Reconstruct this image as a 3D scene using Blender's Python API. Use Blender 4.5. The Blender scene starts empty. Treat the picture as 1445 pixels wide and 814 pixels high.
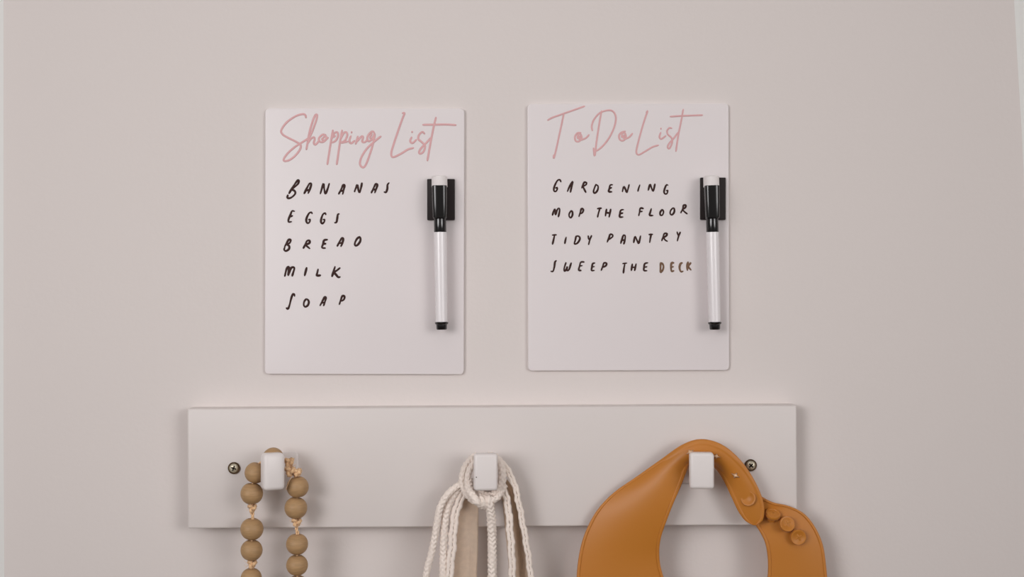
import bpy, bmesh, math, random
from mathutils import Vector, Matrix
random.seed(7)
scene = bpy.context.scene
PI = math.pi

# ------------------------------------------------------------------ camera
S = 0.000533            # metres per photo pixel on the wall plane
LENS = 50.0
D = 1445 * S * LENS / 36.0   # camera distance from the wall
CZ = 1.45
cam_d = bpy.data.cameras.new('camera')
cam_d.lens = LENS
cam_d.sensor_width = 36.0
cam_d.clip_start = 0.02
cam = bpy.data.objects.new('camera', cam_d)
scene.collection.objects.link(cam)
cam.location = (0, -D, CZ)
cam.rotation_euler = (PI / 2, 0, 0)
scene.camera = cam

# ------------------------------------------------------------------ world, lights, exposure
world = bpy.data.worlds.new('world')
scene.world = world
world.use_nodes = True
wn = world.node_tree
wn.nodes['Background'].inputs[0].default_value = (1.0, 0.97, 0.95, 1)
wn.nodes['Background'].inputs[1].default_value = 0.2

def area_light(name, loc, target, sx, sy, power, col=(1, 1, 1), spread=180):
    l = bpy.data.lights.new(name, 'AREA')
    l.shape = 'RECTANGLE'; l.size = sx; l.size_y = sy
    l.energy = power; l.color = col
    l.spread = math.radians(spread)
    o = bpy.data.objects.new(name, l)
    scene.collection.objects.link(o)
    o.location = loc
    o.rotation_euler = (Vector(target) - Vector(loc)).to_track_quat('-Z', 'Y').to_euler()
    return o

area_light('ceiling_light', (-0.1, -1.6, 2.85), (-0.1, 0, 1.55), 1.4, 1.2, 5.0, (1, 0.985, 0.975))
area_light('window_light', (-1.40, -2.0, 1.90), (-0.10, 0, 1.50), 1.4, 1.2, 2.8, (1, 0.985, 0.99), 40)
area_light('window_light', (1.40, -2.0, 1.90), (-0.14, 0, 1.50), 1.4, 1.2, 2.1, (1.0, 0.985, 0.98), 40)

scene.view_settings.view_transform = 'Standard'
scene.view_settings.look = 'None'
scene.view_settings.gamma = 1.0
scene.view_settings.use_curve_mapping = False
scene.view_settings.exposure = -0.15

# ------------------------------------------------------------------ helpers
def P(px, py, mm=0.0):
    """world point seen at photo pixel (px,py), standing mm in front of the wall"""
    d = mm / 1000.0
    k = S * (D - d) / D
    return Vector(((px - 722.5) * k, -d, CZ - (py - 407.0) * k))

def lin(c):
    c /= 255.0
    return c / 12.92 if c <= 0.04045 else ((c + 0.055) / 1.055) ** 2.4

def rgb(r, g, b):
    return (lin(r), lin(g), lin(b), 1)

def mat(name, col, rough=0.5, spec=0.5, bump=None, vary=None, metal=0.0, coat=0.0, sss=0.0):
    m = bpy.data.materials.new(name)
    m.use_nodes = True
    nt = m.node_tree
    b = nt.nodes['Principled BSDF']
    b.inputs['Base Color'].default_value = col
    b.inputs['Roughness'].default_value = rough
    b.inputs['Specular IOR Level'].default_value = spec
    b.inputs['Metallic'].default_value = metal
    b.inputs['Coat Weight'].default_value = coat
    b.inputs['Coat Roughness'].default_value = 0.08
    if sss:
        b.inputs['Subsurface Weight'].default_value = sss
        b.inputs['Subsurface Radius'].default_value = (0.004, 0.002, 0.001)
        b.inputs['Subsurface Scale'].default_value = 1.0
    tc = nt.nodes.new('ShaderNodeTexCoord')
    if bump:
        scale, strength, dist, stretch = bump
        mp = nt.nodes.new('ShaderNodeMapping')
        mp.inputs['Scale'].default_value = stretch
        nt.links.new(tc.outputs['Object'], mp.inputs[0])
        n = nt.nodes.new('ShaderNodeTexNoise')
        n.inputs['Scale'].default_value = scale
        n.inputs['Detail'].default_value = 3
        nt.links.new(mp.outputs[0], n.inputs['Vector'])
        bm_ = nt.nodes.new('ShaderNodeBump')
        bm_.inputs['Strength'].default_value = strength
        bm_.inputs['Distance'].default_value = dist
        nt.links.new(n.outputs['Fac'], bm_.inputs['Height'])
        nt.links.new(bm_.outputs[0], b.inputs['Normal'])
    if vary:
        scale, amt, stretch = vary
        mp = nt.nodes.new('ShaderNodeMapping')
        mp.inputs['Scale'].default_value = stretch
        nt.links.new(tc.outputs['Object'], mp.inputs[0])
        n = nt.nodes.new('ShaderNodeTexNoise')
        n.inputs['Scale'].default_value = scale
        n.inputs['Detail'].default_value = 4
        nt.links.new(mp.outputs[0], n.inputs['Vector'])
        r = nt.nodes.new('ShaderNodeValToRGB')
        c0 = [max(0, c * (1 - amt)) for c in col[:3]] + [1]
        c1 = [min(1, c * (1 + amt)) for c in col[:3]] + [1]
        r.color_ramp.elements[0].position = 0.3
        r.color_ramp.elements[1].position = 0.7
        r.color_ramp.elements[0].color = c0
        r.color_ramp.elements[1].color = c1
        nt.links.new(n.outputs['Fac'], r.inputs[0])
        nt.links.new(r.outputs[0], b.inputs['Base Color'])
    return m

M = {
    'wall': mat('wall paint', (0.725, 0.658, 0.633, 1), 0.75, 0.3, bump=(260, 0.25, 0.0006, (1, 1, 1))),
    'trim': mat('trim paint', (0.80, 0.785, 0.76, 1), 0.5, 0.5),
    'floor': mat('floor wood', (0.30, 0.22, 0.15, 1), 0.5, 0.4, vary=(8, 0.25, (1, 12, 1))),
    'board': mat('white acrylic', (0.78, 0.715, 0.715, 1), 0.3, 0.4),
    'rack': mat('rack paint', (0.725, 0.660, 0.635, 1), 0.42, 0.45, bump=(120, 0.12, 0.0004, (0.3, 1, 3))),
    'enamel': mat('hook enamel', (0.83, 0.765, 0.745, 1), 0.33, 0.5),
    'pink': mat('pink vinyl', rgb(222, 172, 173), 0.55, 0.3),
    'ink': mat('black marker ink', rgb(52, 18, 10), 0.5, 0.3),
    'ink_fade': mat('fading marker ink', rgb(118, 88, 66), 0.6, 0.3, vary=(900, 0.35, (1, 1, 1))),
    'black': mat('black plastic', (0.004, 0.003, 0.003, 1), 0.18, 0.75),
    'magnet': mat('magnet rubber', (0.014, 0.006, 0.006, 1), 0.5, 0.35),
    'felt': mat('eraser felt', (0.84, 0.78, 0.77, 1), 0.95, 0.1, bump=(1800, 0.4, 0.0004, (1, 1, 1))),
    'barrel': mat('white marker barrel', (0.84, 0.79, 0.80, 1), 0.2, 0.5),
    'wood': mat('raw beech bead', rgb(177, 141, 100), 0.5, 0.4, vary=(160, 0.10, (1, 1, 6)), bump=(400, 0.1, 0.0003, (1, 1, 4))),
    'twine': mat('jute twine', rgb(230, 190, 148), 0.9, 0.1, vary=(900, 0.2, (1, 1, 1))),
    'cotton': mat('cream cotton cord', rgb(246, 232, 222), 0.92, 0.1, bump=(2500, 0.5, 0.0004, (1, 1, 1))),
    'linen': mat('cream cotton cloth', rgb(236, 218, 200), 0.92, 0.1, bump=(1500, 0.4, 0.0004, (1, 1, 1)), vary=(300, 0.05, (1, 1, 1))),
    'thread': mat('seam thread', rgb(130, 105, 90), 0.9, 0.1),
    'silicone': mat('caramel silicone', rgb(193, 121, 40), 0.46, 0.5, sss=0.05),
    'silicone_pale': mat('pale silicone', rgb(236, 196, 158), 0.4, 0.4),  # paler tone for the star pieces at the strap slits
    'brass': mat('bronze screw cup', (0.10, 0.055, 0.025, 1), 0.35, 0.5, metal=0.7),
    'steel': mat('worn screw steel', (0.62, 0.55, 0.42, 1), 0.38, 0.5, metal=0.45, vary=(500, 0.3, (1, 1, 1))),
    'pit_shade': mat('cross recess shade', (0.01, 0.006, 0.004, 1), 0.7, 0.1),  # near black: shade inside the screw recess, put into the colour
    'speck': mat('paint chip', rgb(120, 105, 100), 0.8, 0.1),
}

def link(name, me, m, parent=None, smooth=True):
    if smooth:
        for p in me.polygons:
            p.use_smooth = True
    o = bpy.data.objects.new(name, me)
    if m:
        me.materials.append(m)
    scene.collection.objects.link(o)
    if parent:
        o.parent = parent
        o.matrix_parent_inverse = Matrix.Translation(-Vector(parent.location)) if parent.type == 'EMPTY' and parent.rotation_euler.y == 0 and parent.rotation_euler.z == 0 else parent.matrix_basis.inverted()
    return o

def obj(name, bm, m, parent=None, smooth=True, angle=None):
    bmesh.ops.recalc_face_normals(bm, faces=bm.faces)
    me = bpy.data.meshes.new(name)
    bm.to_mesh(me)
    bm.free()
    o = link(name, me, m, parent, smooth)
    if smooth and angle is not None:
        for e in me.edges:
            pass
        try:
            me.set_sharp_from_angle(angle=math.radians(angle))
        except Exception:
            pass
    return o

def part(name, bm, m, parent, base, smooth=True, angle=None):
    """bm is in world space; parent sits at base (unrotated)"""
    bmesh.ops.translate(bm, verts=bm.verts, vec=-Vector(base))
    bmesh.ops.recalc_face_normals(bm, faces=bm.faces)
    me = bpy.data.meshes.new(name)
    bm.to_mesh(me); bm.free()
    if smooth:
        for p in me.polygons:
            p.use_smooth = True
        if angle is not None:
            me.set_sharp_from_angle(angle=math.radians(angle))
    me.materials.append(m)
    o = bpy.data.objects.new(name, me)
    scene.collection.objects.link(o)
    if parent is not None:
        o.parent = parent
    else:
        o.location = base
    return o

def thing(name, base, label, cat, group=None):
    o = bpy.data.objects.new(name, None)
    o.empty_display_size = 0.02
    scene.collection.objects.link(o)
    o.location = base
    o['label'] = label
    o['category'] = cat
    if group:
        o['group'] = group
    return o

def catmull(pts, n=6):
    pts = [Vector(p) for p in pts]
    if len(pts) < 3:
        out = []
        for i in range(len(pts) - 1):
            for k in range(n):
                out.append(pts[i].lerp(pts[i + 1], k / n))
        return out + [pts[-1]]
    out = []
    for i in range(len(pts) - 1):
        p0 = pts[i - 1] if i > 0 else pts[0] * 2 - pts[1]
        p1, p2 = pts[i], pts[i + 1]
        p3 = pts[i + 2] if i + 2 < len(pts) else pts[-1] * 2 - pts[-2]
        for k in range(n):
            t = k / n
            out.append(0.5 * ((2 * p1) + (p2 - p0) * t + (2 * p0 - 5 * p1 + 4 * p2 - p3) * t * t + (3 * p1 - p0 - 3 * p2 + p3) * t ** 3))
    return out + [pts[-1]]

def resample(path, step):
    L = [0.0]
    for i in range(1, len(path)):
        L.append(L[-1] + (path[i] - path[i - 1]).length)
    n = max(2, int(L[-1] / step))
    out = []; j = 0
    for k in range(n + 1):
        t = L[-1] * k / n
        while j < len(L) - 2 and L[j + 1] < t:
            j += 1
        seg = L[j + 1] - L[j]
        out.append(path[j].lerp(path[j + 1], 0 if seg < 1e-12 else min(1, (t - L[j]) / seg)))
    return out

def frames(path):
    tang = []
    for i in range(len(path)):
        a = path[max(0, i - 1)]; b = path[min(len(path) - 1, i + 1)]
        v = b - a
        tang.append(v.normalized() if v.length > 1e-12 else Vector((0, 0, 1)))
    u = tang[0].cross(Vector((0, 1, 0)))
    if u.length < 1e-4:
        u = tang[0].cross(Vector((1, 0, 0)))
    u.normalize()
    fr = []
    for t in tang:
        u = (u - t * u.dot(t))
        if u.length < 1e-6:
            u = t.cross(Vector((0, 1, 0.1)))
        u.normalize()
        fr.append((t, u, t.cross(u)))
    return fr

def add_tube(bm, path, r, seg=10, rfun=None, caps=True):
    """r: number or function(i/n); rfun(s, theta) multiplies the radius"""
    fr = frames(path)
    n = len(path)
    rings = []; s = 0.0
    for i, p in enumerate(path):
        if i:
            s += (path[i] - path[i - 1]).length
        t, u, v = fr[i]
        rad = r(i / (n - 1)) if callable(r) else r
        ring = []
        for k in range(seg):
            th = 2 * PI * k / seg
            q = rad * (rfun(s, th) if rfun else 1.0)
            ring.append(bm.verts.new(p + u * (q * math.cos(th)) + v * (q * math.sin(th))))
        rings.append(ring)
    for a, b in zip(rings, rings[1:]):
        for k in range(seg):
            bm.faces.new((a[k], a[(k + 1) % seg], b[(k + 1) % seg], b[k]))
    if caps:
        bm.faces.new(rings[0][::-1]); bm.faces.new(rings[-1])

def add_lathe(bm, prof, mtx=None, seg=32, close=False):
    """prof = [(r,z)], axis local z"""
    rings = []
    for r, z in prof:
        if r < 1e-9:
            rings.append([bm.verts.new(mtx @ Vector((0, 0, z)) if mtx else Vector((0, 0, z)))])
        else:
            ring = []
            for k in range(seg):
                a = 2 * PI * k / seg
                v = Vector((r * math.cos(a), r * math.sin(a), z))
                ring.append(bm.verts.new(mtx @ v if mtx else v))
            rings.append(ring)
    pairs = list(zip(rings, rings[1:]))
    if close:
        pairs.append((rings[-1], rings[0]))
    for a, b in pairs:
        for k in range(seg):
            k2 = (k + 1) % seg
            if len(a) == 1 and len(b) == 1:
                continue
            if len(a) == 1:
                bm.faces.new((a[0], b[k], b[k2]))
            elif len(b) == 1:
                bm.faces.new((a[k], b[0], a[k2]))
            else:
                bm.faces.new((a[k], b[k], b[k2], a[k2]))

def add_box(bm, size, mtx, bevel=0.0, seg=3):
    r = bmesh.ops.create_cube(bm, size=1.0, matrix=mtx @ Matrix.Diagonal((*size, 1)))
    if bevel:
        es = list({e for v in r['verts'] for e in v.link_edges})
        bmesh.ops.bevel(bm, geom=es, offset=bevel, segments=seg, profile=0.5, affect='EDGES')

def add_plate(bm, w, h, t, rad, bev, mtx, n=6):
    """rounded slab in local x,z, thickness toward -y, back at y=0"""
    def outline(inset):
        pts = []
        rr = max(rad - inset, 1e-5)
        for cx, cz, a0 in ((w / 2 - rad, h / 2 - rad, 0), (-w / 2 + rad, h / 2 - rad, 90), (-w / 2 + rad, -h / 2 + rad, 180), (w / 2 - rad, -h / 2 + rad, 270)):
            for k in range(n + 1):
                a = math.radians(a0 + 90 * k / n)
                pts.append((cx + rr * math.cos(a), cz + rr * math.sin(a)))
        return pts
    rings = []
    lay = [(0, 0)] + [(bev * (1 - math.cos(a)), t - bev + bev * math.sin(a)) for a in [PI / 2 * j / 4 for j in range(5)]]
    for inset, y in lay:
        rings.append([bm.verts.new(mtx @ Vector((x, -y, z))) for x, z in outline(inset)])
    for a, b in zip(rings, rings[1:]):
        m_ = len(a)
        for k in range(m_):
            bm.faces.new((a[k], a[(k + 1) % m_], b[(k + 1) % m_], b[k]))
    bm.faces.new(rings[0]); bm.faces.new(rings[-1][::-1])

def struct(name, bm, m):
    o = part(name, bm, m, None, (0, 0, 0), smooth=False)
    o['kind'] = 'structure'
    return o

for n_ in ('silicone', 'cotton', 'linen', 'twine'):
    b_ = M[n_].node_tree.nodes['Principled BSDF']
    b_.inputs['Sheen Weight'].default_value = 0.16 if n_ == 'silicone' else 0.25
    b_.inputs['Sheen Roughness'].default_value = 0.4

# ------------------------------------------------------------------ setting
bm = bmesh.new()
add_box(bm, (5.0, 0.1, 2.7), Matrix.Translation((0, 0.05, 1.35)))
struct('wall_back', bm, M['wall'])
bm = bmesh.new()
add_box(bm, (5.0, 3.6, 0.1), Matrix.Translation((0, -1.7, -0.05)))
struct('floor', bm, M['floor'])

def trim(name, edge, side):
    """upright board on the wall; edge = photo points of the edge nearest the middle"""
    bm = bmesh.new()
    front, mid, back, far = [], [], [], []
    for px, py in edge:
        e = P(px, py, 0)
        wdt = 0.07 * side
        front.append([bm.verts.new((e.x + 0.009 * side, -0.0045, e.z)), bm.verts.new((e.x + wdt, -0.006, e.z))])
        back.append([bm.verts.new((e.x, 0.0, e.z)), bm.verts.new((e.x + wdt, 0.0, e.z))])
        mid.append(bm.verts.new((e.x + 0.003 * side, -0.0009, e.z)))
    n = len(edge)
    for i in range(n - 1):
        bm.faces.new((front[i][0], front[i + 1][0], front[i + 1][1], front[i][1]))
        bm.faces.new((mid[i], mid[i + 1], front[i + 1][0], front[i][0]))
        bm.faces.new((back[i][0], back[i + 1][0], mid[i + 1], mid[i]))
        bm.faces.new((front[i][1], front[i + 1][1], back[i + 1][1], back[i][1]))
        bm.faces.new((back[i][0], back[i][1], back[i + 1][1], back[i + 1][0]))
    for i in (0, n - 1):
        bm.faces.new((back[i][0], mid[i], front[i][0], front[i][1], back[i][1]))
    o = struct(name, bm, M['trim'])
    return o

trim('trim_1', [(5, -800), (5, 0), (5, 300), (5, 600), (6, 814), (6, 1800)], -1)
trim('trim_2', [(1420, -800), (1431, 0), (1436, 90), (1442, 190), (1447, 300), (1450, 450), (1452, 814), (1452, 1800)], 1)

# ------------------------------------------------------------------ list boards
def stroke_mesh(bm, strokes, x0, y0, f, width, yoff, vary=True, depth_mm=3.0):
    """brush strokes in crop coordinates -> flat rounded ribbons lying on the board face"""
    z = depth_mm + 0.10
    for st in strokes:
        pts = [P(x0 + x / f, y0 + y / f, z) for x, y in st]
        if len(pts) == 1:
            pts = [pts[0] + Vector((0, 0, 0.0005)), pts[0] - Vector((0, 0, 0.0005))]
        path = resample(catmull(pts, 8), 0.0006)
        n = len(path)
        ph = random.random() * 6
        rings = []
        for i, p in enumerate(path):
            a = path[max(0, i - 1)]; b = path[min(n - 1, i + 1)]
            t = (b - a).normalized()
            u = Vector((t.z, 0, -t.x))
            e = min(i, n - 1 - i)
            k = (0.55, 0.9)[e] if e < 2 else 1.0
            if vary:
                k *= 1 + 0.14 * math.sin(i * 0.35 + ph)
            w = width * S / 2 * k
            ext = Vector((0, 0, 0))
            if i == 0: ext = -t * w * 0.6
            if i == n - 1: ext = t * w * 0.6
            q = p + ext
            rings.append([bm.verts.new(q + u * (w * math.cos(th)) + Vector((0, -0.00012 * math.sin(th), 0))) for th in [2 * PI * j / 8 for j in range(8)]])
        for a, b in zip(rings, rings[1:]):
            for k in range(8):
                bm.faces.new((a[k], a[(k + 1) % 8], b[(k + 1) % 8], b[k]))
        bm.faces.new(rings[0]); bm.faces.new(rings[-1][::-1])

def board(cx, cy, w, h, rot, label):
    c = P(cx, cy, 3)
    base = Vector((c.x, 0.0, c.z))
    t = thing('list_board', base, label, 'whiteboard')
    bm = bmesh.new()
    add_plate(bm, w * S, h * S, 0.003, 6 * S, 0.0008, Matrix.Translation(base) @ Matrix.Rotation(rot, 4, 'Y'))
    part('panel', bm, M['board'], t, base, True, 35)
    return t, base

b1, base1 = board(514.3, 340.5, 280.5, 374.5, math.radians(0.12), 'white rectangular list board headed Shopping List, left of the two boards')
b2, base2 = board(886.7, 334.5, 283.5, 376, math.radians(-0.15), 'white rectangular list board headed To Do List, right of the two boards')

def writing(name, lst, x0, y0, f, width, m, parent, base, label, vary=True):
    bm = bmesh.new()
    stroke_mesh(bm, lst, x0, y0, f, width, 0, vary)
    o = part(name, bm, m, parent, base)
    o['label'] = label
    return o

A4 = (360, 140, 1445 / 310)
writing('heading_lettering', [
    [(335,122),(330,104),(310,98),(265,112),(205,155),(172,205),(182,232),(215,252),(270,280),(299,300),(295,330),(265,370),(225,400),(192,406),(190,390),(215,355),(260,315),(310,283),(352,256)],
    [(345,275),(372,220),(398,150),(408,108),(398,102),(380,140),(358,215),(337,332)],
    [(345,292),(365,262),(386,250),(392,262),(386,288),(398,298),(422,272)],
    [(465,235),(442,234),(420,256),(425,278),(448,280),(468,262),(464,240),(450,252),(440,262),(455,270),(482,252)],
    [(512,202),(500,270),(475,430)],
    [(503,262),(520,226),(538,216),(546,236),(532,270),(506,286)], [(515,250),(528,240)],
    [(572,202),(560,270),(537,430)],
    [(563,262),(580,226),(598,216),(606,236),(592,270),(566,286),(610,278)],
    [(630,240),(620,275),(632,290),(655,272)], [(635,218)],
    [(676,243),(662,295)], [(666,282),(700,245),(710,250),(704,278),(722,282),(742,262)],
    [(785,222),(770,212),(745,235),(737,262),(748,276),(770,262),(787,225),(776,290),(752,370),(724,438),(705,447),(690,425),(700,380),(735,325),(780,282),(828,243)],
    [(768,225),(756,252),(765,258)],
    [(968,92),(983,92),(970,125),(940,210),(910,300),(897,345),(897,372),(912,380),(960,358),(1005,330),(1043,320)],
    [(1030,248),(1020,275),(1035,288),(1062,265)], [(1033,215)],
    [(1115,228),(1100,215),(1078,235),(1074,262),(1100,285),(1118,308),(1107,345),(1088,358),(1078,350),(1090,325),(1125,288),(1158,252)],
    [(1190,118),(1175,180),(1155,280),(1133,405)],
    [(1102,168),(1180,167),(1260,166),(1322,170)],
], *A4, 2.9, M['pink'], b1, base1, 'pink script heading reading Shopping List', vary=False)
D4 = (740, 140, 1445 / 300)
writing('heading_lettering', [
    [(158,143),(190,125),(260,100),(410,47)],
    [(268,100),(240,230),(216,340),(200,402),(199,378)],
    [(385,228),(360,230),(343,255),(350,284),(374,285),(390,260),(378,234),(362,246),(364,266),(380,262),(372,250),(376,276),(398,272),(420,262),(440,240)],
    [(525,78),(510,160),(490,290),(478,385),(470,330)],
    [(462,215),(458,180),(475,135),(515,92),(570,75),(605,85),(622,125),(612,185),(580,255),(535,315),(490,350),(474,340)],
    [(688,218),(660,225),(643,248),(650,276),(674,280),(690,255),(680,226),(663,238),(664,258),(680,254),(674,244),(678,268),(697,265),(715,255),(735,232)],
    [(828,92),(838,80),(820,130),(790,230),(765,330),(762,365),(778,377),(815,358),(870,325),(912,312)],
    [(927,225),(918,255),(930,270),(962,248)], [(928,200)],
    [(1003,197),(985,195),(970,215),(976,240),(1000,262),(1004,295),(986,335),(974,325),(985,300),(1018,262),(1045,225)],
    [(1080,68),(1065,150),(1045,250),(1030,355)],
    [(990,118),(1070,113),(1212,108)],
], *D4, 2.5, M['pink'], b2, base2, 'pink script heading reading To Do List', vary=False)

B4 = (380, 240, 7.225); C4 = (380, 325, 6.785); E4 = (760, 240, 6.283); F4 = (760, 315, 6.283)
WB = 2.9
def line(lst, crop, w, parent, base, text, m=None):
    writing('handwritten_line', lst, *crop, w, m or M['ink'], parent, base, text)
line([
    [(200,240),(235,180),(285,108),(301,108),(292,140),(245,182),(228,195),(258,212),(264,240),(232,274),(200,287),(184,278),(190,252)],
    [(355,240),(385,180),(410,137),(428,142),(415,190),(395,238)], [(375,208),(418,200)],
    [(520,242),(535,190),(553,138),(560,190),(572,240),(595,190),(612,135)],
    [(707,245),(735,190),(752,152),(768,157),(758,200),(748,247)], [(722,212),(758,208)],
    [(868,222),(885,175),(897,150),(908,200),(920,230),(935,180),(945,130)],
    [(1040,232),(1065,180),(1085,142),(1102,150),(1090,190),(1075,232)], [(1055,200),(1092,195)],
    [(1222,128),(1205,150),(1203,190),(1190,225),(1170,222)]], B4, WB, b1, base1, 'black handwritten word BANANAS')
line([
    [(258,420),(232,417),(215,455),(197,500),(197,528),(228,525)], [(208,475),(238,465)],
    [(437,445),(430,430),(405,440),(380,490),(378,525),(395,542),(412,525),(415,502),(400,506)],
    [(577,455),(570,438),(548,450),(530,495),(528,530),(542,545),(560,525),(563,502),(548,506)],
    [(715,447),(700,450),(693,490),(685,530),(665,537)]], B4, WB, b1, base1, 'black handwritten word EGGS')
line([
    [(145,160),(165,125),(185,90),(205,92),(195,120),(170,135),(190,150),(188,178),(160,197),(142,185),(150,160)],
    [(325,172),(345,135),(360,102),(385,98),(385,120),(350,140),(365,155),(388,175)],
    [(558,88),(525,95),(515,130),(505,165),(538,170)], [(515,130),(542,127)],
    [(650,152),(675,105),(695,74),(708,82),(700,120),(685,155)], [(662,125),(702,118)],
    [(868,60),(840,80),(820,120),(822,145),(845,140),(870,105),(872,70),(855,62)]], C4, WB + .1, b1, base1, 'black handwritten word BREAD')
line([
    [(148,440),(158,395),(170,358),(188,356),(180,432),(204,368),(225,352),(240,362),(230,400),(218,438)],
    [(358,355),(348,395),(338,435)],
    [(468,370),(458,410),(455,432),(492,430)],
    [(630,345),(615,395),(600,443)], [(678,358),(645,385),(622,400),(640,425),(660,448),(680,445)]], C4, WB + .2, b1, base1, 'black handwritten word MILK')
line([
    [(243,632),(238,610),(225,612),(210,650),(195,710),(180,750),(162,742)],
    [(355,655),(335,680),(330,715),(345,732),(370,715),(378,680),(360,655)],
    [(485,722),(510,675),(530,638),(543,647),(532,685),(520,722)], [(500,695),(535,688)],
    [(670,710),(685,665),(700,628),(720,632),(715,660),(690,678)]], C4, WB, b1, base1, 'black handwritten word SOAP')
WB = 2.6
line([
    [(198,105),(188,85),(165,95),(140,145),(135,180),(150,190),(163,175),(165,155),(150,160)],
    [(255,190),(275,145),(300,102),(303,112),(290,160),(282,197)],
    [(382,160),(395,130),(405,108),(425,112),(420,130),(397,145),(405,170),(420,198)],
    [(510,125),(495,160),(487,192),(500,203),(522,180),(528,145),(512,127)],
    [(657,130),(635,133),(627,165),(622,190),(650,192)], [(625,163),(648,155)],
    [(743,192),(755,147),(770,168),(782,198),(795,160),(803,128)],
    [(898,130),(888,158),(880,188)],
    [(972,180),(988,127),(1000,155),(1015,187),(1025,155),(1032,122)],
    [(1148,135),(1135,130),(1120,160),(1112,195),(1125,212),(1140,205),(1145,180),(1132,183)]], E4, WB, b2, base2, 'black handwritten word GARDENING')
line([
    [(123,400),(134,362),(146,345),(150,395),(165,352),(180,337),(187,350),(182,385),(175,415)],
    [(290,358),(272,385),(272,410),(285,422),(300,400),(300,370),(288,358)],
    [(357,413),(370,375),(380,342),(397,350),(390,375),(370,388)],
    [(520,342),(558,337)], [(543,342),(530,385),(523,418)],
    [(603,345),(592,408)], [(640,345),(625,418)], [(598,378),(632,380)],
    [(755,350),(730,355),(722,385),(720,415),(750,415)], [(724,385),(748,380)],
    [(930,340),(903,338),(895,375),(888,405)], [(898,368),(920,365)],
    [(1000,340),(990,375),(985,400),(1015,402)],
    [(1095,348),(1078,375),(1080,398),(1098,398),(1108,370),(1098,348)],
    [(1190,335),(1170,360),(1168,388),(1185,395),(1203,370),(1202,340),(1188,335)],
    [(1260,380),(1278,345),(1285,312),(1305,312),(1302,330),(1280,350),(1295,370),(1318,388)]], E4, WB, b2, base2, 'black handwritten words MOP THE FLOOR')
line([
    [(120,105),(158,102)], [(142,105),(132,150),(123,187)],
    [(245,122),(238,150),(232,180)],
    [(333,112),(325,150),(318,183),(345,175),(366,140),(360,117),(335,112)],
    [(440,110),(445,140),(455,145)], [(470,108),(455,145),(443,190)],
    [(608,168),(625,125),(635,98),(655,102),(655,120),(620,145)],
    [(728,180),(740,140),(752,107),(768,112),(765,150),(755,185)], [(735,150),(765,148)],
    [(843,172),(855,118),(870,145),(887,178),(897,145),(905,110)],
    [(978,100),(1012,98)], [(998,100),(990,140),(985,172)],
    [(1092,155),(1105,120),(1115,92),(1138,92),(1135,108),(1112,128),(1125,150),(1143,160)],
    [(1228,75),(1235,100),(1242,110)], [(1257,78),(1242,112),(1230,158)]], F4, WB, b2, base2, 'black handwritten words TIDY PANTRY')
line([
    [(158,330),(145,345),(140,385),(128,425),(108,425)],
    [(243,348),(228,395),(230,425),(248,405),(255,380),(252,420),(270,410),(280,380),(290,350)],
    [(405,343),(375,345),(362,385),(357,415),(378,418)], [(360,380),(388,375)],
    [(500,352),(480,358),(473,390),(470,418),(495,417)], [(474,388),(495,383)],
    [(555,418),(570,380),(580,352),(602,355),(597,375),(568,392)],
    [(745,357),(782,353)], [(765,357),(757,400),(752,442)],
    [(832,360),(822,420)], [(865,358),(852,420)], [(828,392),(858,388)],
    [(970,350),(942,358),(935,390),(935,418),(962,420)], [(936,390),(962,385)]], F4, WB, b2, base2, 'black handwritten words SWEEP THE')
line([
    [(1082,350),(1080,435)], [(1082,350),(1100,360),(1108,385),(1100,415),(1082,437)],
    [(1200,352),(1180,352),(1174,390),(1180,425),(1200,420)], [(1174,388),(1196,385)],
    [(1275,350),(1258,360),(1250,395),(1262,428),(1282,425)],
    [(1325,342),(1318,380),(1320,418)], [(1350,350),(1328,382),(1352,415)]], F4, 3.0, b2, base2, 'faint brown handwritten word DECK', M['ink_fade'])

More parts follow.
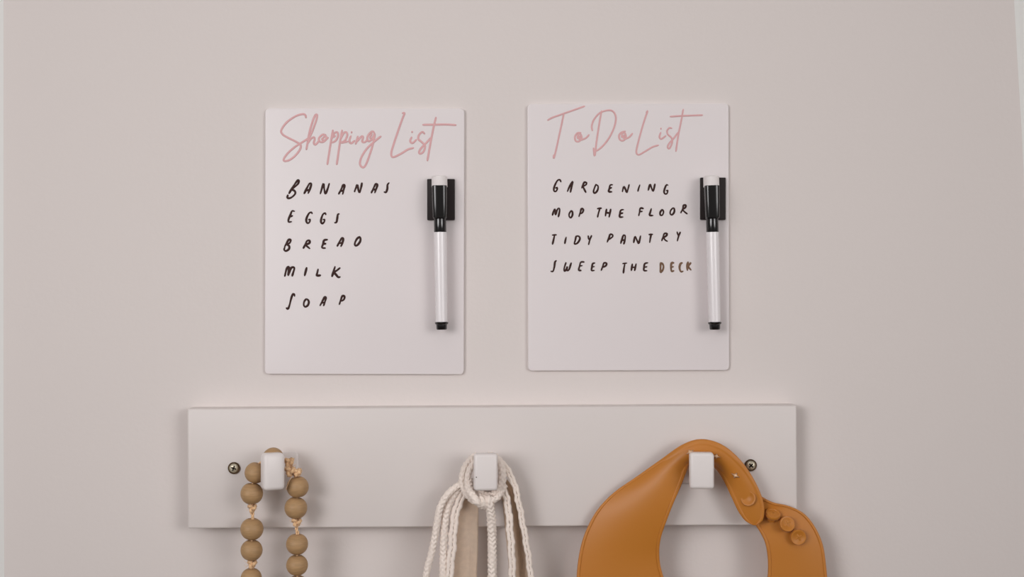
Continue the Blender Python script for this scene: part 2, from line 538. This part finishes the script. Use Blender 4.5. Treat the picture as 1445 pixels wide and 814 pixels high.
# ------------------------------------------------------------------ markers on magnets
def marker(magnet, xt, xb, label, group=None):
    """magnet = photo box; xt,xb = axis x at top and bottom"""
    x0, y0, x1, y1 = magnet
    dep = 12.3
    top = P(xt, 248, dep); bot = P(xb, 465, dep)
    ax = (bot - top).normalized()
    c = P((x0 + x1) / 2, (y0 + y1) / 2, 4.5)
    base = Vector((c.x, -0.003, c.z))
    t = thing('whiteboard_marker', base, label, 'marker')
    # frame: local +z runs up the pen
    q = (-ax).to_track_quat('Z', 'Y').to_matrix().to_4x4()
    def at(py):
        k = (py - 248) / (465 - 248)
        return Matrix.Translation(top.lerp(bot, k)) @ q
    k = S * (D - 0.0123) / D
    def zz(py):
        return -(py - 248) * k
    bm = bmesh.new()
    add_plate(bm, (x1 - x0) * S * 0.996, (y1 - y0) * S * 0.996, 0.0022, 0.0006, 0.0003, Matrix.Translation((c.x, -0.003, c.z)), n=3)
    part('magnet', bm, M['magnet'], t, base, True, 35)
    T = Matrix.Translation(top) @ q
    def lathe(name, prof, m, seg=40):
        bm = bmesh.new()
        add_lathe(bm, [(r * k, zz(y)) for r, y in prof], T, seg)
        o = part(name, bm, m, t, base, True, 40)
        return o
    lathe('eraser', [(0, 248.3), (9.5, 248.3), (11, 249.5), (11.2, 264), (0, 264)], M['felt'])
    bm = bmesh.new()
    rings = []
    for hw, y in ((11.6, 262), (12.5, 262.6), (12.5, 264), (12.2, 285), (11.6, 306), (11.3, 307.6), (10.4, 308.2)):
        ring = []
        for j in range(48):
            th = 2 * PI * j / 48
            c_, s_ = math.cos(th), math.sin(th)
            rr = (abs(c_) ** 4.2 + abs(s_) ** 4.2) ** (-1 / 4.2)
            ring.append(bm.verts.new(T @ Vector((hw * k * rr * c_, hw * k * 0.86 * rr * s_, zz(y)))))
        rings.append(ring)
    for a, b in zip(rings, rings[1:]):
        for j in range(48):
            bm.faces.new((a[j], a[(j + 1) % 48], b[(j + 1) % 48], b[j]))
    bm.faces.new(rings[0]); bm.faces.new(rings[-1][::-1])
    part('cap', bm, M['black'], t, base, True, 40)
    # saddle that joins cap and magnet
    bm = bmesh.new()
    add_box(bm, (0.009, 0.006, 0.021), Matrix.Translation(top.lerp(bot, 0.17) + Vector((0, 0.0045, 0))), 0.0008)
    part('clip_bridge', bm, M['black'], t, base, True, 40)
    lathe('collar', [(0, 308), (8.4, 308), (8.7, 309), (8.7, 327), (8.3, 328), (0, 328)], M['black'])
    lathe('barrel', [(0, 327.5), (8.8, 327.5), (9.1, 330), (8.9, 380), (8.4, 454), (0, 456)], M['barrel'])
    lathe('end_plug', [(0, 454.5), (9.2, 454.5), (9.6, 455.5), (9.0, 457), (7.6, 458), (7.4, 464), (6.8, 465), (0, 465)], M['black'])
    return t
marker((602.8, 252.5, 641.8, 310.5), 620, 623.3, 'white marker with black cap stuck on the Shopping List board')
marker((988, 250.5, 1024, 310), 1003.5, 1008.8, 'white marker with black cap stuck on the To Do List board')

# ------------------------------------------------------------------ coat rack
RT = 18.0
tl = P(264.5, 577, RT); br = P(1125, 742, RT)
ang = math.atan2(-(571.5 - 576.5), 860)     # slight rise to the right
rc = (P(264.8, 661, RT) + P(1124.6, 656.6, RT)) / 2
rbase = Vector((rc.x, 0, rc.z))
rack = thing('coat_rack', rbase, 'long white painted board with three white square hooks under the list boards', 'coat rack')
RW = (1125 - 264.5) * S * (D - 0.018) / D
RH = 169 * S * (D - 0.018) / D
RM = Matrix.Translation(rbase) @ Matrix.Rotation(-ang, 4, 'Y')
bm = bmesh.new()
add_plate(bm, RW, RH, 0.018, 0.0012, 0.0014, RM, n=3)
part('backboard', bm, M['rack'], rack, rbase, True, 35)

def hook(px, py, yaw, wpx, hpx, plate, bev=0.0024):
    """px,py = centre of the front block in the photo"""
    fc = P(px, py, 54)
    cx, cz = fc.x, fc.z
    bm = bmesh.new()
    pc = P(plate[0], plate[1], 21)
    add_plate(bm, plate[2] * S, plate[3] * S, 0.003, 0.002, 0.001, Matrix.Translation((pc.x, -0.018, pc.z)), n=4)
    h = part('hook', bm, M['enamel'], rack, rbase, True, 40)
    h['label'] = 'white enamel square hook'
    bm = bmesh.new()
    add_box(bm, (0.0085, 0.026, 0.0085), Matrix.Translation((cx, -0.032, cz - 0.002)), 0.0018, 3)
    def sub(name, bm, m):
        o = part(name, bm, m, None, rbase, True, 50)
        o.location = (0, 0, 0); o.parent = h
        return o
    sub('arm', bm, M['enamel'])
    k = S * (D - 0.054) / D
    bm = bmesh.new()
    add_box(bm, (wpx * k, 0.0115, hpx * k), Matrix.Translation((cx, -0.0475, cz)) @ Matrix.Rotation(yaw, 4, 'Z') @ Matrix.Rotation(0, 4, 'X'), bev, 4)
    o = sub('knob', bm, M['enamel'])
    return h, cx, cz
hook(382.5, 666.5, math.radians(27), 31, 52.5, (396, 662, 48, 46), 0.0031)
h2, hx2, hz2 = hook(685, 667, math.radians(2), 34, 52, (685, 664, 32, 42))
hook(991.5, 665, math.radians(-4), 34.5, 51, (982, 660, 44, 44))
# chip on the middle knob
bm = bmesh.new()
add_lathe(bm, [(0, 0), (0.0005, 0.00005), (0.0004, 0.00015), (0, 0.0002)], Matrix.Translation(P(672.3, 673.3, 53.3)) @ Matrix.Rotation(PI / 2, 4, 'X'), 8)
o = part('paint_chip', bm, M['speck'], rack, rbase); o['label'] = 'small dark chip'

def screw(px, py, turn):
    c = P(px, py, 18.2)
    R = Matrix.Translation((c.x, -0.018, c.z)) @ Matrix.Rotation(PI / 2, 4, 'X')
    k = S
    bm = bmesh.new()
    add_lathe(bm, [(8.4*k, 0), (8.4*k, 0.0006), (8.0*k, 0.0013), (7.4*k, 0.0014), (6.6*k, 0.0008), (6.2*k, 0.0002), (0, 0.0002)], R, 32)
    s = part('screw', bm, M['brass'], rack, rbase)
    s['label'] = 'bronze cup washer with a worn cross head screw'
    bm = bmesh.new()
    add_lathe(bm, [(6.7*k, 0.0003), (6.6*k, 0.0009), (5.2*k, 0.0017), (3*k, 0.0021), (0, 0.0022)], R, 32)
    o = part('screw_head', bm, M['steel'], None, rbase); o.location = (0, 0, 0); o.parent = s
    bm = bmesh.new()
    for a in (turn, turn + PI / 2):
        add_box(bm, (0.0038, 0.0010, 0.0010), Matrix.Translation((c.x, -0.018 - 0.0019, c.z)) @ Matrix.Rotation(a, 4, 'Y'), 0.0002, 1)  # bars stand slightly proud; their dark colour stands in for recess shade
    o = part('cross_slot_shade', bm, M['pit_shade'], None, rbase, False); o.location = (0, 0, 0); o.parent = s
screw(330.2, 660.3, 0.35)
screw(1059.3, 656.3, 0.78)

# ------------------------------------------------------------------ bead garland on the left hook
beads = [  # px, py, radius px, depth mm, axis (dx,dz)
    (354.5, 874, 15.5, 30, (0, 1)), (354.5, 845, 15.2, 31, (0, 1)), (354.6, 815.5, 14.8, 32, (0, 1)),
    (355, 776.2, 15.4, 34, (0.03, 1)), (355.5, 746.3, 16.2, 35, (0.0, 1)),
    (355.3, 696.2, 15.8, 38, (-0.06, 1)), (360.5, 667, 15.2, 38, (0.35, 1)),
    (385.5, 646.5, 15.2, 36, (1, 0.12)),
    (420, 687, 15.6, 35, (-0.18, 1)), (417.5, 716.5, 16, 34, (0.1, 1)),
    (419.2, 767.6, 15.5, 32, (0.02, 1)), (419.2, 797.2, 15.3, 31, (0, 1)), (420, 826.3, 15.2, 30, (0, 1)), (420, 855, 15.2, 30, (0, 1))]
gb = P(385.5, 662, 36)
garland = thing('bead_garland', gb, 'string of natural wooden beads tied with knots, hanging from the left hook', 'garland')
def bead_mesh(bm, c, R, axis):
    q = Vector((axis[0], 0, axis[1])).normalized().to_track_quat('Z', 'Y').to_matrix().to_4x4()
    prof = [(0.17 * R, -0.86 * R)]
    for i in range(15):
        a = -PI / 2 + 0.36 + (PI - 0.72) * i / 14
        prof.append((R * math.cos(a) ** 0.92, 0.965 * R * math.sin(a)))
    prof.append((0.17 * R, 0.86 * R))
    add_lathe(bm, prof, Matrix.Translation(c) @ q, 36, close=True)
for px, py, r, d, ax in beads:
    k = S * (D - d / 1000) / D
    bm = bmesh.new()
    bead_mesh(bm, P(px, py, d), r * k, ax)
    part('bead', bm, M['wood'], garland, gb, True, 50)

def rope_twist(n, amp=0.16, pitch=0.0024):
    return lambda s, th: 1 + amp * math.cos(n * th - 2 * PI * s / pitch)
spath = [P(px, py, d) for px, py, d in [(354.5, 890, 30), (354.5, 845, 31), (354.6, 815, 32), (355, 776, 34), (355.5, 746, 35), (356, 720, 36), (355.3, 696, 38), (360, 667, 38), (368, 652, 37), (385.5, 647, 36), (402, 650, 36), (412, 663, 35), (420, 687, 35), (417.5, 716, 34), (418.5, 742, 33), (419.2, 767, 32), (419.2, 797, 31), (420, 826, 30), (420, 870, 30)]]
bm = bmesh.new()
add_tube(bm, resample(catmull(spath, 8), 0.0006), 0.0008, 9, rope_twist(3))
part('string', bm, M['twine'], garland, gb)

def knot(px, py, d, w, h, seed, top=0.0):
    """lumpy overhand knot with two short strands running down"""
    rnd = random.Random(seed)
    bm = bmesh.new()
    k = S * (D - d / 1000) / D
    c = P(px, py, d)
    pts = []
    for i in range(26):
        a = 2 * PI * i / 25
        x = (math.sin(a) + 1.4 * math.sin(2 * a)) / 2.4
        z = (math.cos(a) - 1.4 * math.cos(2 * a)) / 2.4
        y = -math.sin(3 * a)
        pts.append(c + Vector((x * w * k * (1 + 0.15 * rnd.uniform(-1, 1)), y * 0.0018, z * h * k)))
    add_tube(bm, resample(catmull(pts, 5), 0.0004), (0.0015 if seed > 3 else 0.00125), 8, rope_twist(3, 0.2, 0.002))
    part('knot', bm, M['twine'], garland, gb)
    bm = bmesh.new()
    for j in range(9):
        a = rnd.uniform(0, 2 * PI)
        p0 = c + Vector((math.cos(a) * w * k * .7, -0.001, math.sin(a) * h * k * .6))
        L = rnd.uniform(1.5, 4.5) * 0.001
        p1 = p0 + Vector((math.cos(a) * L * .5, rnd.uniform(-.002, 0), rnd.uniform(-1, 1) * L * .5))
        p2 = p1 + Vector((math.cos(a + 1) * L * .5, rnd.uniform(-.001, .001), rnd.uniform(-1, 1) * L * .5))
        add_tube(bm, catmull([p0, p1, p2], 4), 0.00009, 4)
    o = part('fray', bm, M['twine'], garland, gb); o['kind'] = 'stuff'
knot(356, 716.5, 37, 5.0, 5.0, 1)
knot(355.5, 795.5, 33.5, 5.5, 5.0, 2)
knot(418.5, 736.5, 34, 6.0, 5.0, 3)
knot(408, 652.5, 36, 5.5, 6.5, 4)
knot(409, 664.5, 39, 5.5, 6, 5)
knot(419.5, 666, 38, 4.5, 4.0, 6)
# pairs of thin strands between knot and next bead
for pts in ([(357, 719), (354, 724), (357.5, 729), (357, 733)], [(354, 719), (358, 725), (355.5, 729), (357, 734)],
            [(416.5, 740), (420, 745), (418, 750), (419, 754)], [(421, 740), (417, 746), (421, 750), (421, 754)],
            [(412, 673), (407.5, 680), (403.5, 691)]):
    bm = bmesh.new()
    dd = 37 if pts[0][0] < 400 else (34 if pts[0][1] > 700 else 43.8)
    add_tube(bm, resample(catmull([P(x, y, dd) for x, y in pts], 6), 0.0004), 0.0006 if dd < 43 else 0.0002, 7, rope_twist(3))
    part('strand', bm, M['twine'], garland, gb)

# ------------------------------------------------------------------ cotton bag on the middle hook
bb = P(685, 670, 34)
bag = thing('cotton_bag', bb, 'cream cotton bag with braided cords looped and knotted around the middle hook', 'bag')
def braid(n, pitch, amp=0.15):
    def f(s, th):
        a = 2 * PI * s / pitch
        w = (n * th + a * 0.12 + PI) % (2 * PI) - PI
        return 1 + amp * math.cos(a + 1.5 * abs(w)) + 0.07 * math.cos(w * 2)
    return f
def cord(pts, w, name='cord', pitch=0.0034, amp=0.13, m='cotton'):
    path = resample(catmull([P(*p) for p in pts], 10), 0.00045)
    bm = bmesh.new()
    r = w / 2 * S * (D - 0.035) / D
    add_tube(bm, path, r * 1.03, 28, braid(4, pitch, amp))
    return part(name, bm, M[m], bag, bb)
BOT = 940
# loop round the arm
cord([(673, 642, 30), (664, 648, 33), (655, 662, 36), (652, 680, 37), (658, 696, 39), (667, 706, 42)], 8.5)
cord([(676, 648, 34), (667, 655, 38), (661, 668, 40), (659.5, 684, 41), (663, 697, 43), (670, 709, 43)], 8.0)
cord([(661, 676, 39), (662, 688, 42), (667, 699, 46), (674, 708, 48), (683, 714, 42)], 10.5)
cord([(671, 688, 37.5), (675, 697, 39.5), (679, 704, 46), (684, 711, 46), (689, 716, 40)], 8.5)
cord([(674, 690, 36.5), (683, 699, 39), (695, 699, 39), (704, 690, 38.5), (708.5, 674, 38), (707.5, 658, 36), (700, 646, 32), (688, 643, 30)], 10.5)
cord([(680, 701, 42), (690, 705, 45), (700, 703, 43), (707, 693, 38), (712, 684, 35)], 9)
# centre cord
cord([(687, 702, 40), (690, 706, 45), (692.5, 722, 42), (694, 745, 38), (694.5, 780, 35), (695, BOT, 32)], 11.5)
# left fan
cord([(662, 676, 34), (648, 684, 36), (632, 697, 38), (621, 716, 38), (617, 735, 37), (614, 755, 36), (608, 784, 35), (601, 814, 34), (582, BOT, 32)], 8.8)
cord([(660, 684, 34), (650, 688, 34), (638, 702, 34), (630, 722, 34), (627, 745, 34), (625.5, 780, 33), (625, 814, 33), (622, BOT, 32)], 9.5)
def seam(pts, w, name='seam'):
    """folded hem: two soft ridges with a wavy stitch line between"""
    base = resample(catmull([P(*p) for p in pts], 10), 0.0008)
    fr = frames(base)
    r = w / 4 * S
    for sgn in (-1, 1):
        path = []
        for i, p in enumerate(base):
            t, u, v = fr[i]
            side = Vector((t.z, 0, -t.x)).normalized()
            wob = 0.00022 * math.sin(i * 0.8) + 0.0003 * math.sin(i * 0.31 + 1)
            path.append(p + side * (sgn * r * 0.95 + wob))
        bm = bmesh.new()
        add_tube(bm, path, lambda k: r * 1.12, 10, lambda s, th: 1 + 0.08 * math.sin(s * 1900) + 0.05 * math.sin(s * 800 + sgn))
        part(name, bm, M['cotton'], bag, bb)
    bm = bmesh.new()
    for i in range(3, len(base) - 3, 5):
        t, u, v = fr[i]
        side = Vector((t.z, 0, -t.x)).normalized()
        a = base[i] + side * (0.00022 * math.sin(i * 0.8)) + Vector((0, -r * 0.75, 0))
        b = base[min(i + 3, len(base) - 1)] + side * (0.00022 * math.sin((i + 3) * 0.8)) + Vector((0, -r * 0.75, 0))
        add_tube(bm, [a, a.lerp(b, .5), b], 0.00013, 5)
    o = part('stitching', bm, M['thread'], bag, bb); o['kind'] = 'stuff'
seam([(656, 694, 34), (649, 706, 34), (643, 724, 34), (640, 745, 34), (638, 775, 34), (634, 814, 34), (626, BOT, 33)], 11)
seam([(707, 684, 35), (714, 702, 35), (717.5, 720, 35), (719.5, 745, 35), (722, 780, 35), (723, 814, 34), (724, BOT, 33)], 9.5)
seam([(704, 648, 33), (714, 660, 35), (724, 678, 36), (730, 700, 36), (735, 725, 35), (740, 752, 35), (745, 782, 34), (749, 814, 33), (762, BOT, 32)], 8)

def cloth(rows, name, m='linen', n=14):
    """rows = [(left(px,py,d), right(px,py,d), fold_mm)] top to bottom"""
    L = catmull([P(*r[0]) for r in rows], 6); R = catmull([P(*r[1]) for r in rows], 6)
    F = catmull([Vector((r[2], 0, 0)) for r in rows], 6)
    bm = bmesh.new()
    gr = []
    for i in range(len(L)):
        row = []
        for j in range(n + 1):
            v = j / n
            p = L[i].lerp(R[i], v)
            f = F[i].x / 1000
            y = f * math.sin(v * PI) + 0.15 * f * math.sin(v * 9 + i * 0.12)
            row.append(bm.verts.new(p + Vector((0, y, 0))))
        gr.append(row)
    for a, b in zip(gr, gr[1:]):
        for j in range(n):
            bm.faces.new((a[j], a[j + 1], b[j + 1], b[j]))
    bmesh.ops.solidify(bm, geom=bm.faces[:], thickness=0.0006)
    return part(name, bm, M[m], bag, bb)
cloth([((652, 692, 31), (676, 700, 31), 1), ((646, 712, 31), (675.5, 714, 30), 2), ((641, 735, 31), (675, 738, 29), 2), ((639, 770, 31), (674.5, 775, 29), 2), ((634, 820, 31), (673, 820, 28), 2), ((626, BOT, 30), (672, BOT, 28), 2)], 'fabric_panel')
cloth([((713, 684, 34), (716, 676, 35), 5), ((720, 705, 34), (729, 698, 34), 9), ((723, 725, 34), (735, 725, 34), 11), ((724, 750, 34), (740, 752, 34), 12), ((726, 785, 34), (745, 784, 33), 12), ((727, 815, 33), (749, 815, 32), 11), ((728, BOT, 32), (762, BOT, 32), 10)], 'fabric_panel')
cloth([((706, 690, 31), (712, 690, 33), 0.5), ((709.5, 712, 31), (718, 712, 34), 0.5), ((712, 740, 31), (721, 742, 34), 0.5), ((716, 780, 31), (724, 780, 34), 0.5), ((718, 815, 30), (725, 815, 33), 0.5), ((719, BOT, 30), (726, BOT, 32), 0.5)], 'fabric_panel', n=6)

# ------------------------------------------------------------------ silicone bib on the right hook
fb = P(988, 652, 30)
bib = thing('silicone_bib', fb, 'caramel orange silicone baby bib with a buttoned neck strap hanging from the right hook', 'bib')
st = [  # outer, inner, depth outer, depth inner
    ((1065, 741), (1063, 741), 33, 33), ((1071, 739), (1057.5, 738.5), 33.5, 33), ((1077, 732), (1050, 733), 34, 33), ((1078.5, 716), (1041, 720), 34.5, 33), ((1073, 695), (1031.5, 700), 35, 33),
    ((1060, 670), (1021.5, 679), 36, 32), ((1042, 647), (1011, 663), 38, 30), ((1018, 628), (1001, 655), 38, 29), ((990, 620.5), (987, 652), 36.5, 29),
    ((963, 628), (974.5, 655), 34.5, 31), ((934, 647), (969, 665), 31, 34), ((900, 671), (961, 685), 27, 37), ((866, 695), (951, 708), 25, 37),
    ((841, 722), (941, 734), 25, 35), ((824, 756), (932.5, 760), 25, 32), ((816, 790), (930.5, 785), 25.5, 29), ((813, 830), (935.5, 811), 26, 28),
    ((812, 900), (951, 848), 26, 28), ((845, 1005), (975, 878), 26, 28), ((990, 1055), (1005, 890), 26, 27), ((1130, 1005), (1040, 882), 26, 27),
    ((1166, 900), (1068, 855), 25, 26), ((1168.5, 840), (1081, 828), 25, 26), ((1166, 800), (1084, 797), 25, 26), ((1161, 768), (1081, 770), 24.5, 26),
    ((1150, 743), (1075, 755), 24, 25), ((1134, 724), (1067, 742), 24, 24), ((1113, 714), (1060, 731), 24.5, 23), ((1092, 709.5), (1053, 722), 26, 22.5), ((1075, 701), (1046, 712), 26, 22), ((1062, 692), (1042, 703), 25, 22)]
bow = [0, 0.2, 0.6, 1.2, 2, 3.2, 4.2, 5, 5.2, 5, 4.5, 4, 3.2, 2.4, 1.8, 1.4, 1, 1, 1, 1, 1, 1, 1, 1.2, 1.4, 1.6, 1.6, 1.2, 1, .5, 0]
rimh = [1.0, .9, .7, .5, .4, .3, .3, .3, .35, .4, .5, .6, .8, 1, 1, 1, 1, 1, 1, 1, 1, 1, 1, 1, 1, 1, .9, .8, .7, .6, .5]
# real strap end sits in front; the lobe end passes behind it
O_ = catmull([P(a[0], a[1], c) for a, b, c, d in st], 8)
I_ = catmull([P(b[0], b[1], d) for a, b, c, d in st], 8)
BW = catmull([Vector((a, b, 0)) for a, b in zip(bow, rimh)], 8)
bm = bmesh.new()
NV = 14
TH = 0.0020
rings = []
for i in range(len(O_)):
    o_, i_ = O_[i], I_[i]
    w = i_ - o_
    a = (O_[max(0, i - 1)] + I_[max(0, i - 1)]) / 2; b = (O_[min(len(O_) - 1, i + 1)] + I_[min(len(O_) - 1, i + 1)]) / 2
    t = (b - a)
    nrm = w.cross(t)
    if nrm.length < 1e-12:
        nrm = Vector((0, -1, 0))
    nrm.normalize()
    if nrm.y > 0:
        nrm = -nrm
    W = w.length
    wd = w.normalized()
    rim = min(0.0014, W * 0.2)
    bw = max(0, BW[i].x) / 1000; rh = BW[i].y * 0.55
    ring = []
    prof = []   # (distance along w, offset along normal)
    # outer rim (rounded), front
    for k in range(7):
        a_ = PI * k / 6
        prof.append((rim * (1 - math.cos(a_)) * 0.9, rim * rh * math.sin(a_)))
    for j in range(1, NV):
        v = j / NV
        prof.append((rim * 1.8 + (W - rim * 3.6) * v, 0.0 - 0.0))
    for k in range(7):
        a_ = PI * k / 6
        prof.append((W - rim * 1.8 + rim * (1 - math.cos(a_)) * 0.9, rim * rh * math.sin(a_)))
    back = [(W, -TH * 0.6), (W - TH * 0.5, -TH)] + [(W * (1 - j / 6), -TH) for j in range(1, 6)] + [(TH * 0.5, -TH), (0, -TH * 0.6)]
    for u_, v_ in prof + back:
        ring.append(bm.verts.new(o_ + wd * u_ + nrm * (v_ + bw * math.sin(PI * min(1, max(0, u_ / max(W, 1e-9)))))))
    rings.append(ring)
for a, b in zip(rings, rings[1:]):
    n = len(a)
    for k in range(n):
        bm.faces.new((a[k], a[(k + 1) % n], b[(k + 1) % n], b[k]))
bm.faces.new(rings[0]); bm.faces.new(rings[-1][::-1])
part('bib_body', bm, M['silicone'], bib, fb, True, 60)

def button(px, py, d, r, tilt=(0, 0), name='button', h=0.0030, mark=True):
    c = P(px, py, d)
    k = S * (D - d / 1000) / D
    Mx = Matrix.Translation(c) @ Matrix.Rotation(tilt[1], 4, 'Z') @ Matrix.Rotation(tilt[0], 4, 'X') @ Matrix.Rotation(PI / 2, 4, 'X')
    R = r * k
    bm = bmesh.new()
    prof = [(0, -0.004), (R * .55, -0.004), (R * .55, -0.0005), (R * 0.93, 0), (R, 0.0006), (R, h - 0.0008), (R * .93, h), (R * .72, h), (R * .66, h - 0.0004), (0, h - 0.0004)]
    add_lathe(bm, prof, Mx, 32)
    o = part(name, bm, M['silicone'], bib, fb, True, 50)
    if not mark:
        return o
    bm = bmesh.new()
    add_box(bm, (R * 0.9, R * 0.2, 0.0006), Mx @ Matrix.Translation((0, 0, h - 0.0005)) @ Matrix.Rotation(0.5, 4, 'Z'), 0.0002, 2)
    add_box(bm, (R * 0.2, R * 0.9, 0.0006), Mx @ Matrix.Translation((0, 0, h - 0.0005)) @ Matrix.Rotation(0.5, 4, 'Z'), 0.0002, 2)
    e = part('emboss', bm, M['silicone'], None, fb); e.location = (0, 0, 0); e.parent = o
    return o
button(1125.6, 757, 28.5, 11.3, (0.05, 0.05))
button(1109.5, 740, 28.5, 11.3, (-0.35, 0.15))
button(1090, 727.5, 27.5, 10.8, (-0.95, 0.2))
button(1056, 703, 35.2, 11, (-0.1, -0.28), h=0.0013, mark=False)

def hole(px, py, d, a, r=4.5):
    bm = bmesh.new()
    k = S * (D - d / 1000) / D
    c = P(px, py, d)
    ring = []
    T = Matrix.Translation(c) @ Matrix.Rotation(a, 4, 'Y')
    top = bm.verts.new(T @ Vector((0, -0.0009, 0)))
    for i in range(16):
        th = 2 * PI * i / 16
        rr = r * k * (1.0 if i % 4 == 0 else (0.45 if i % 4 == 2 else 0.62))
        ring.append(bm.verts.new(T @ Vector((rr * math.cos(th) * 1.2, 0.0006, rr * math.sin(th) * 0.75))))
    for i in range(16):
        bm.faces.new((ring[i], ring[(i + 1) % 16], top))
    bm.faces.new(ring)
    o = part('strap_hole', bm, M['silicone_pale'], bib, fb)
    o['label'] = 'small pale star slit'
hole(1038, 671, 38.6, 0.45, 6)
hole(1011, 644, 40.2, 0.2, 5.5)
hole(974, 638, 41.2, -0.5, 5.5)
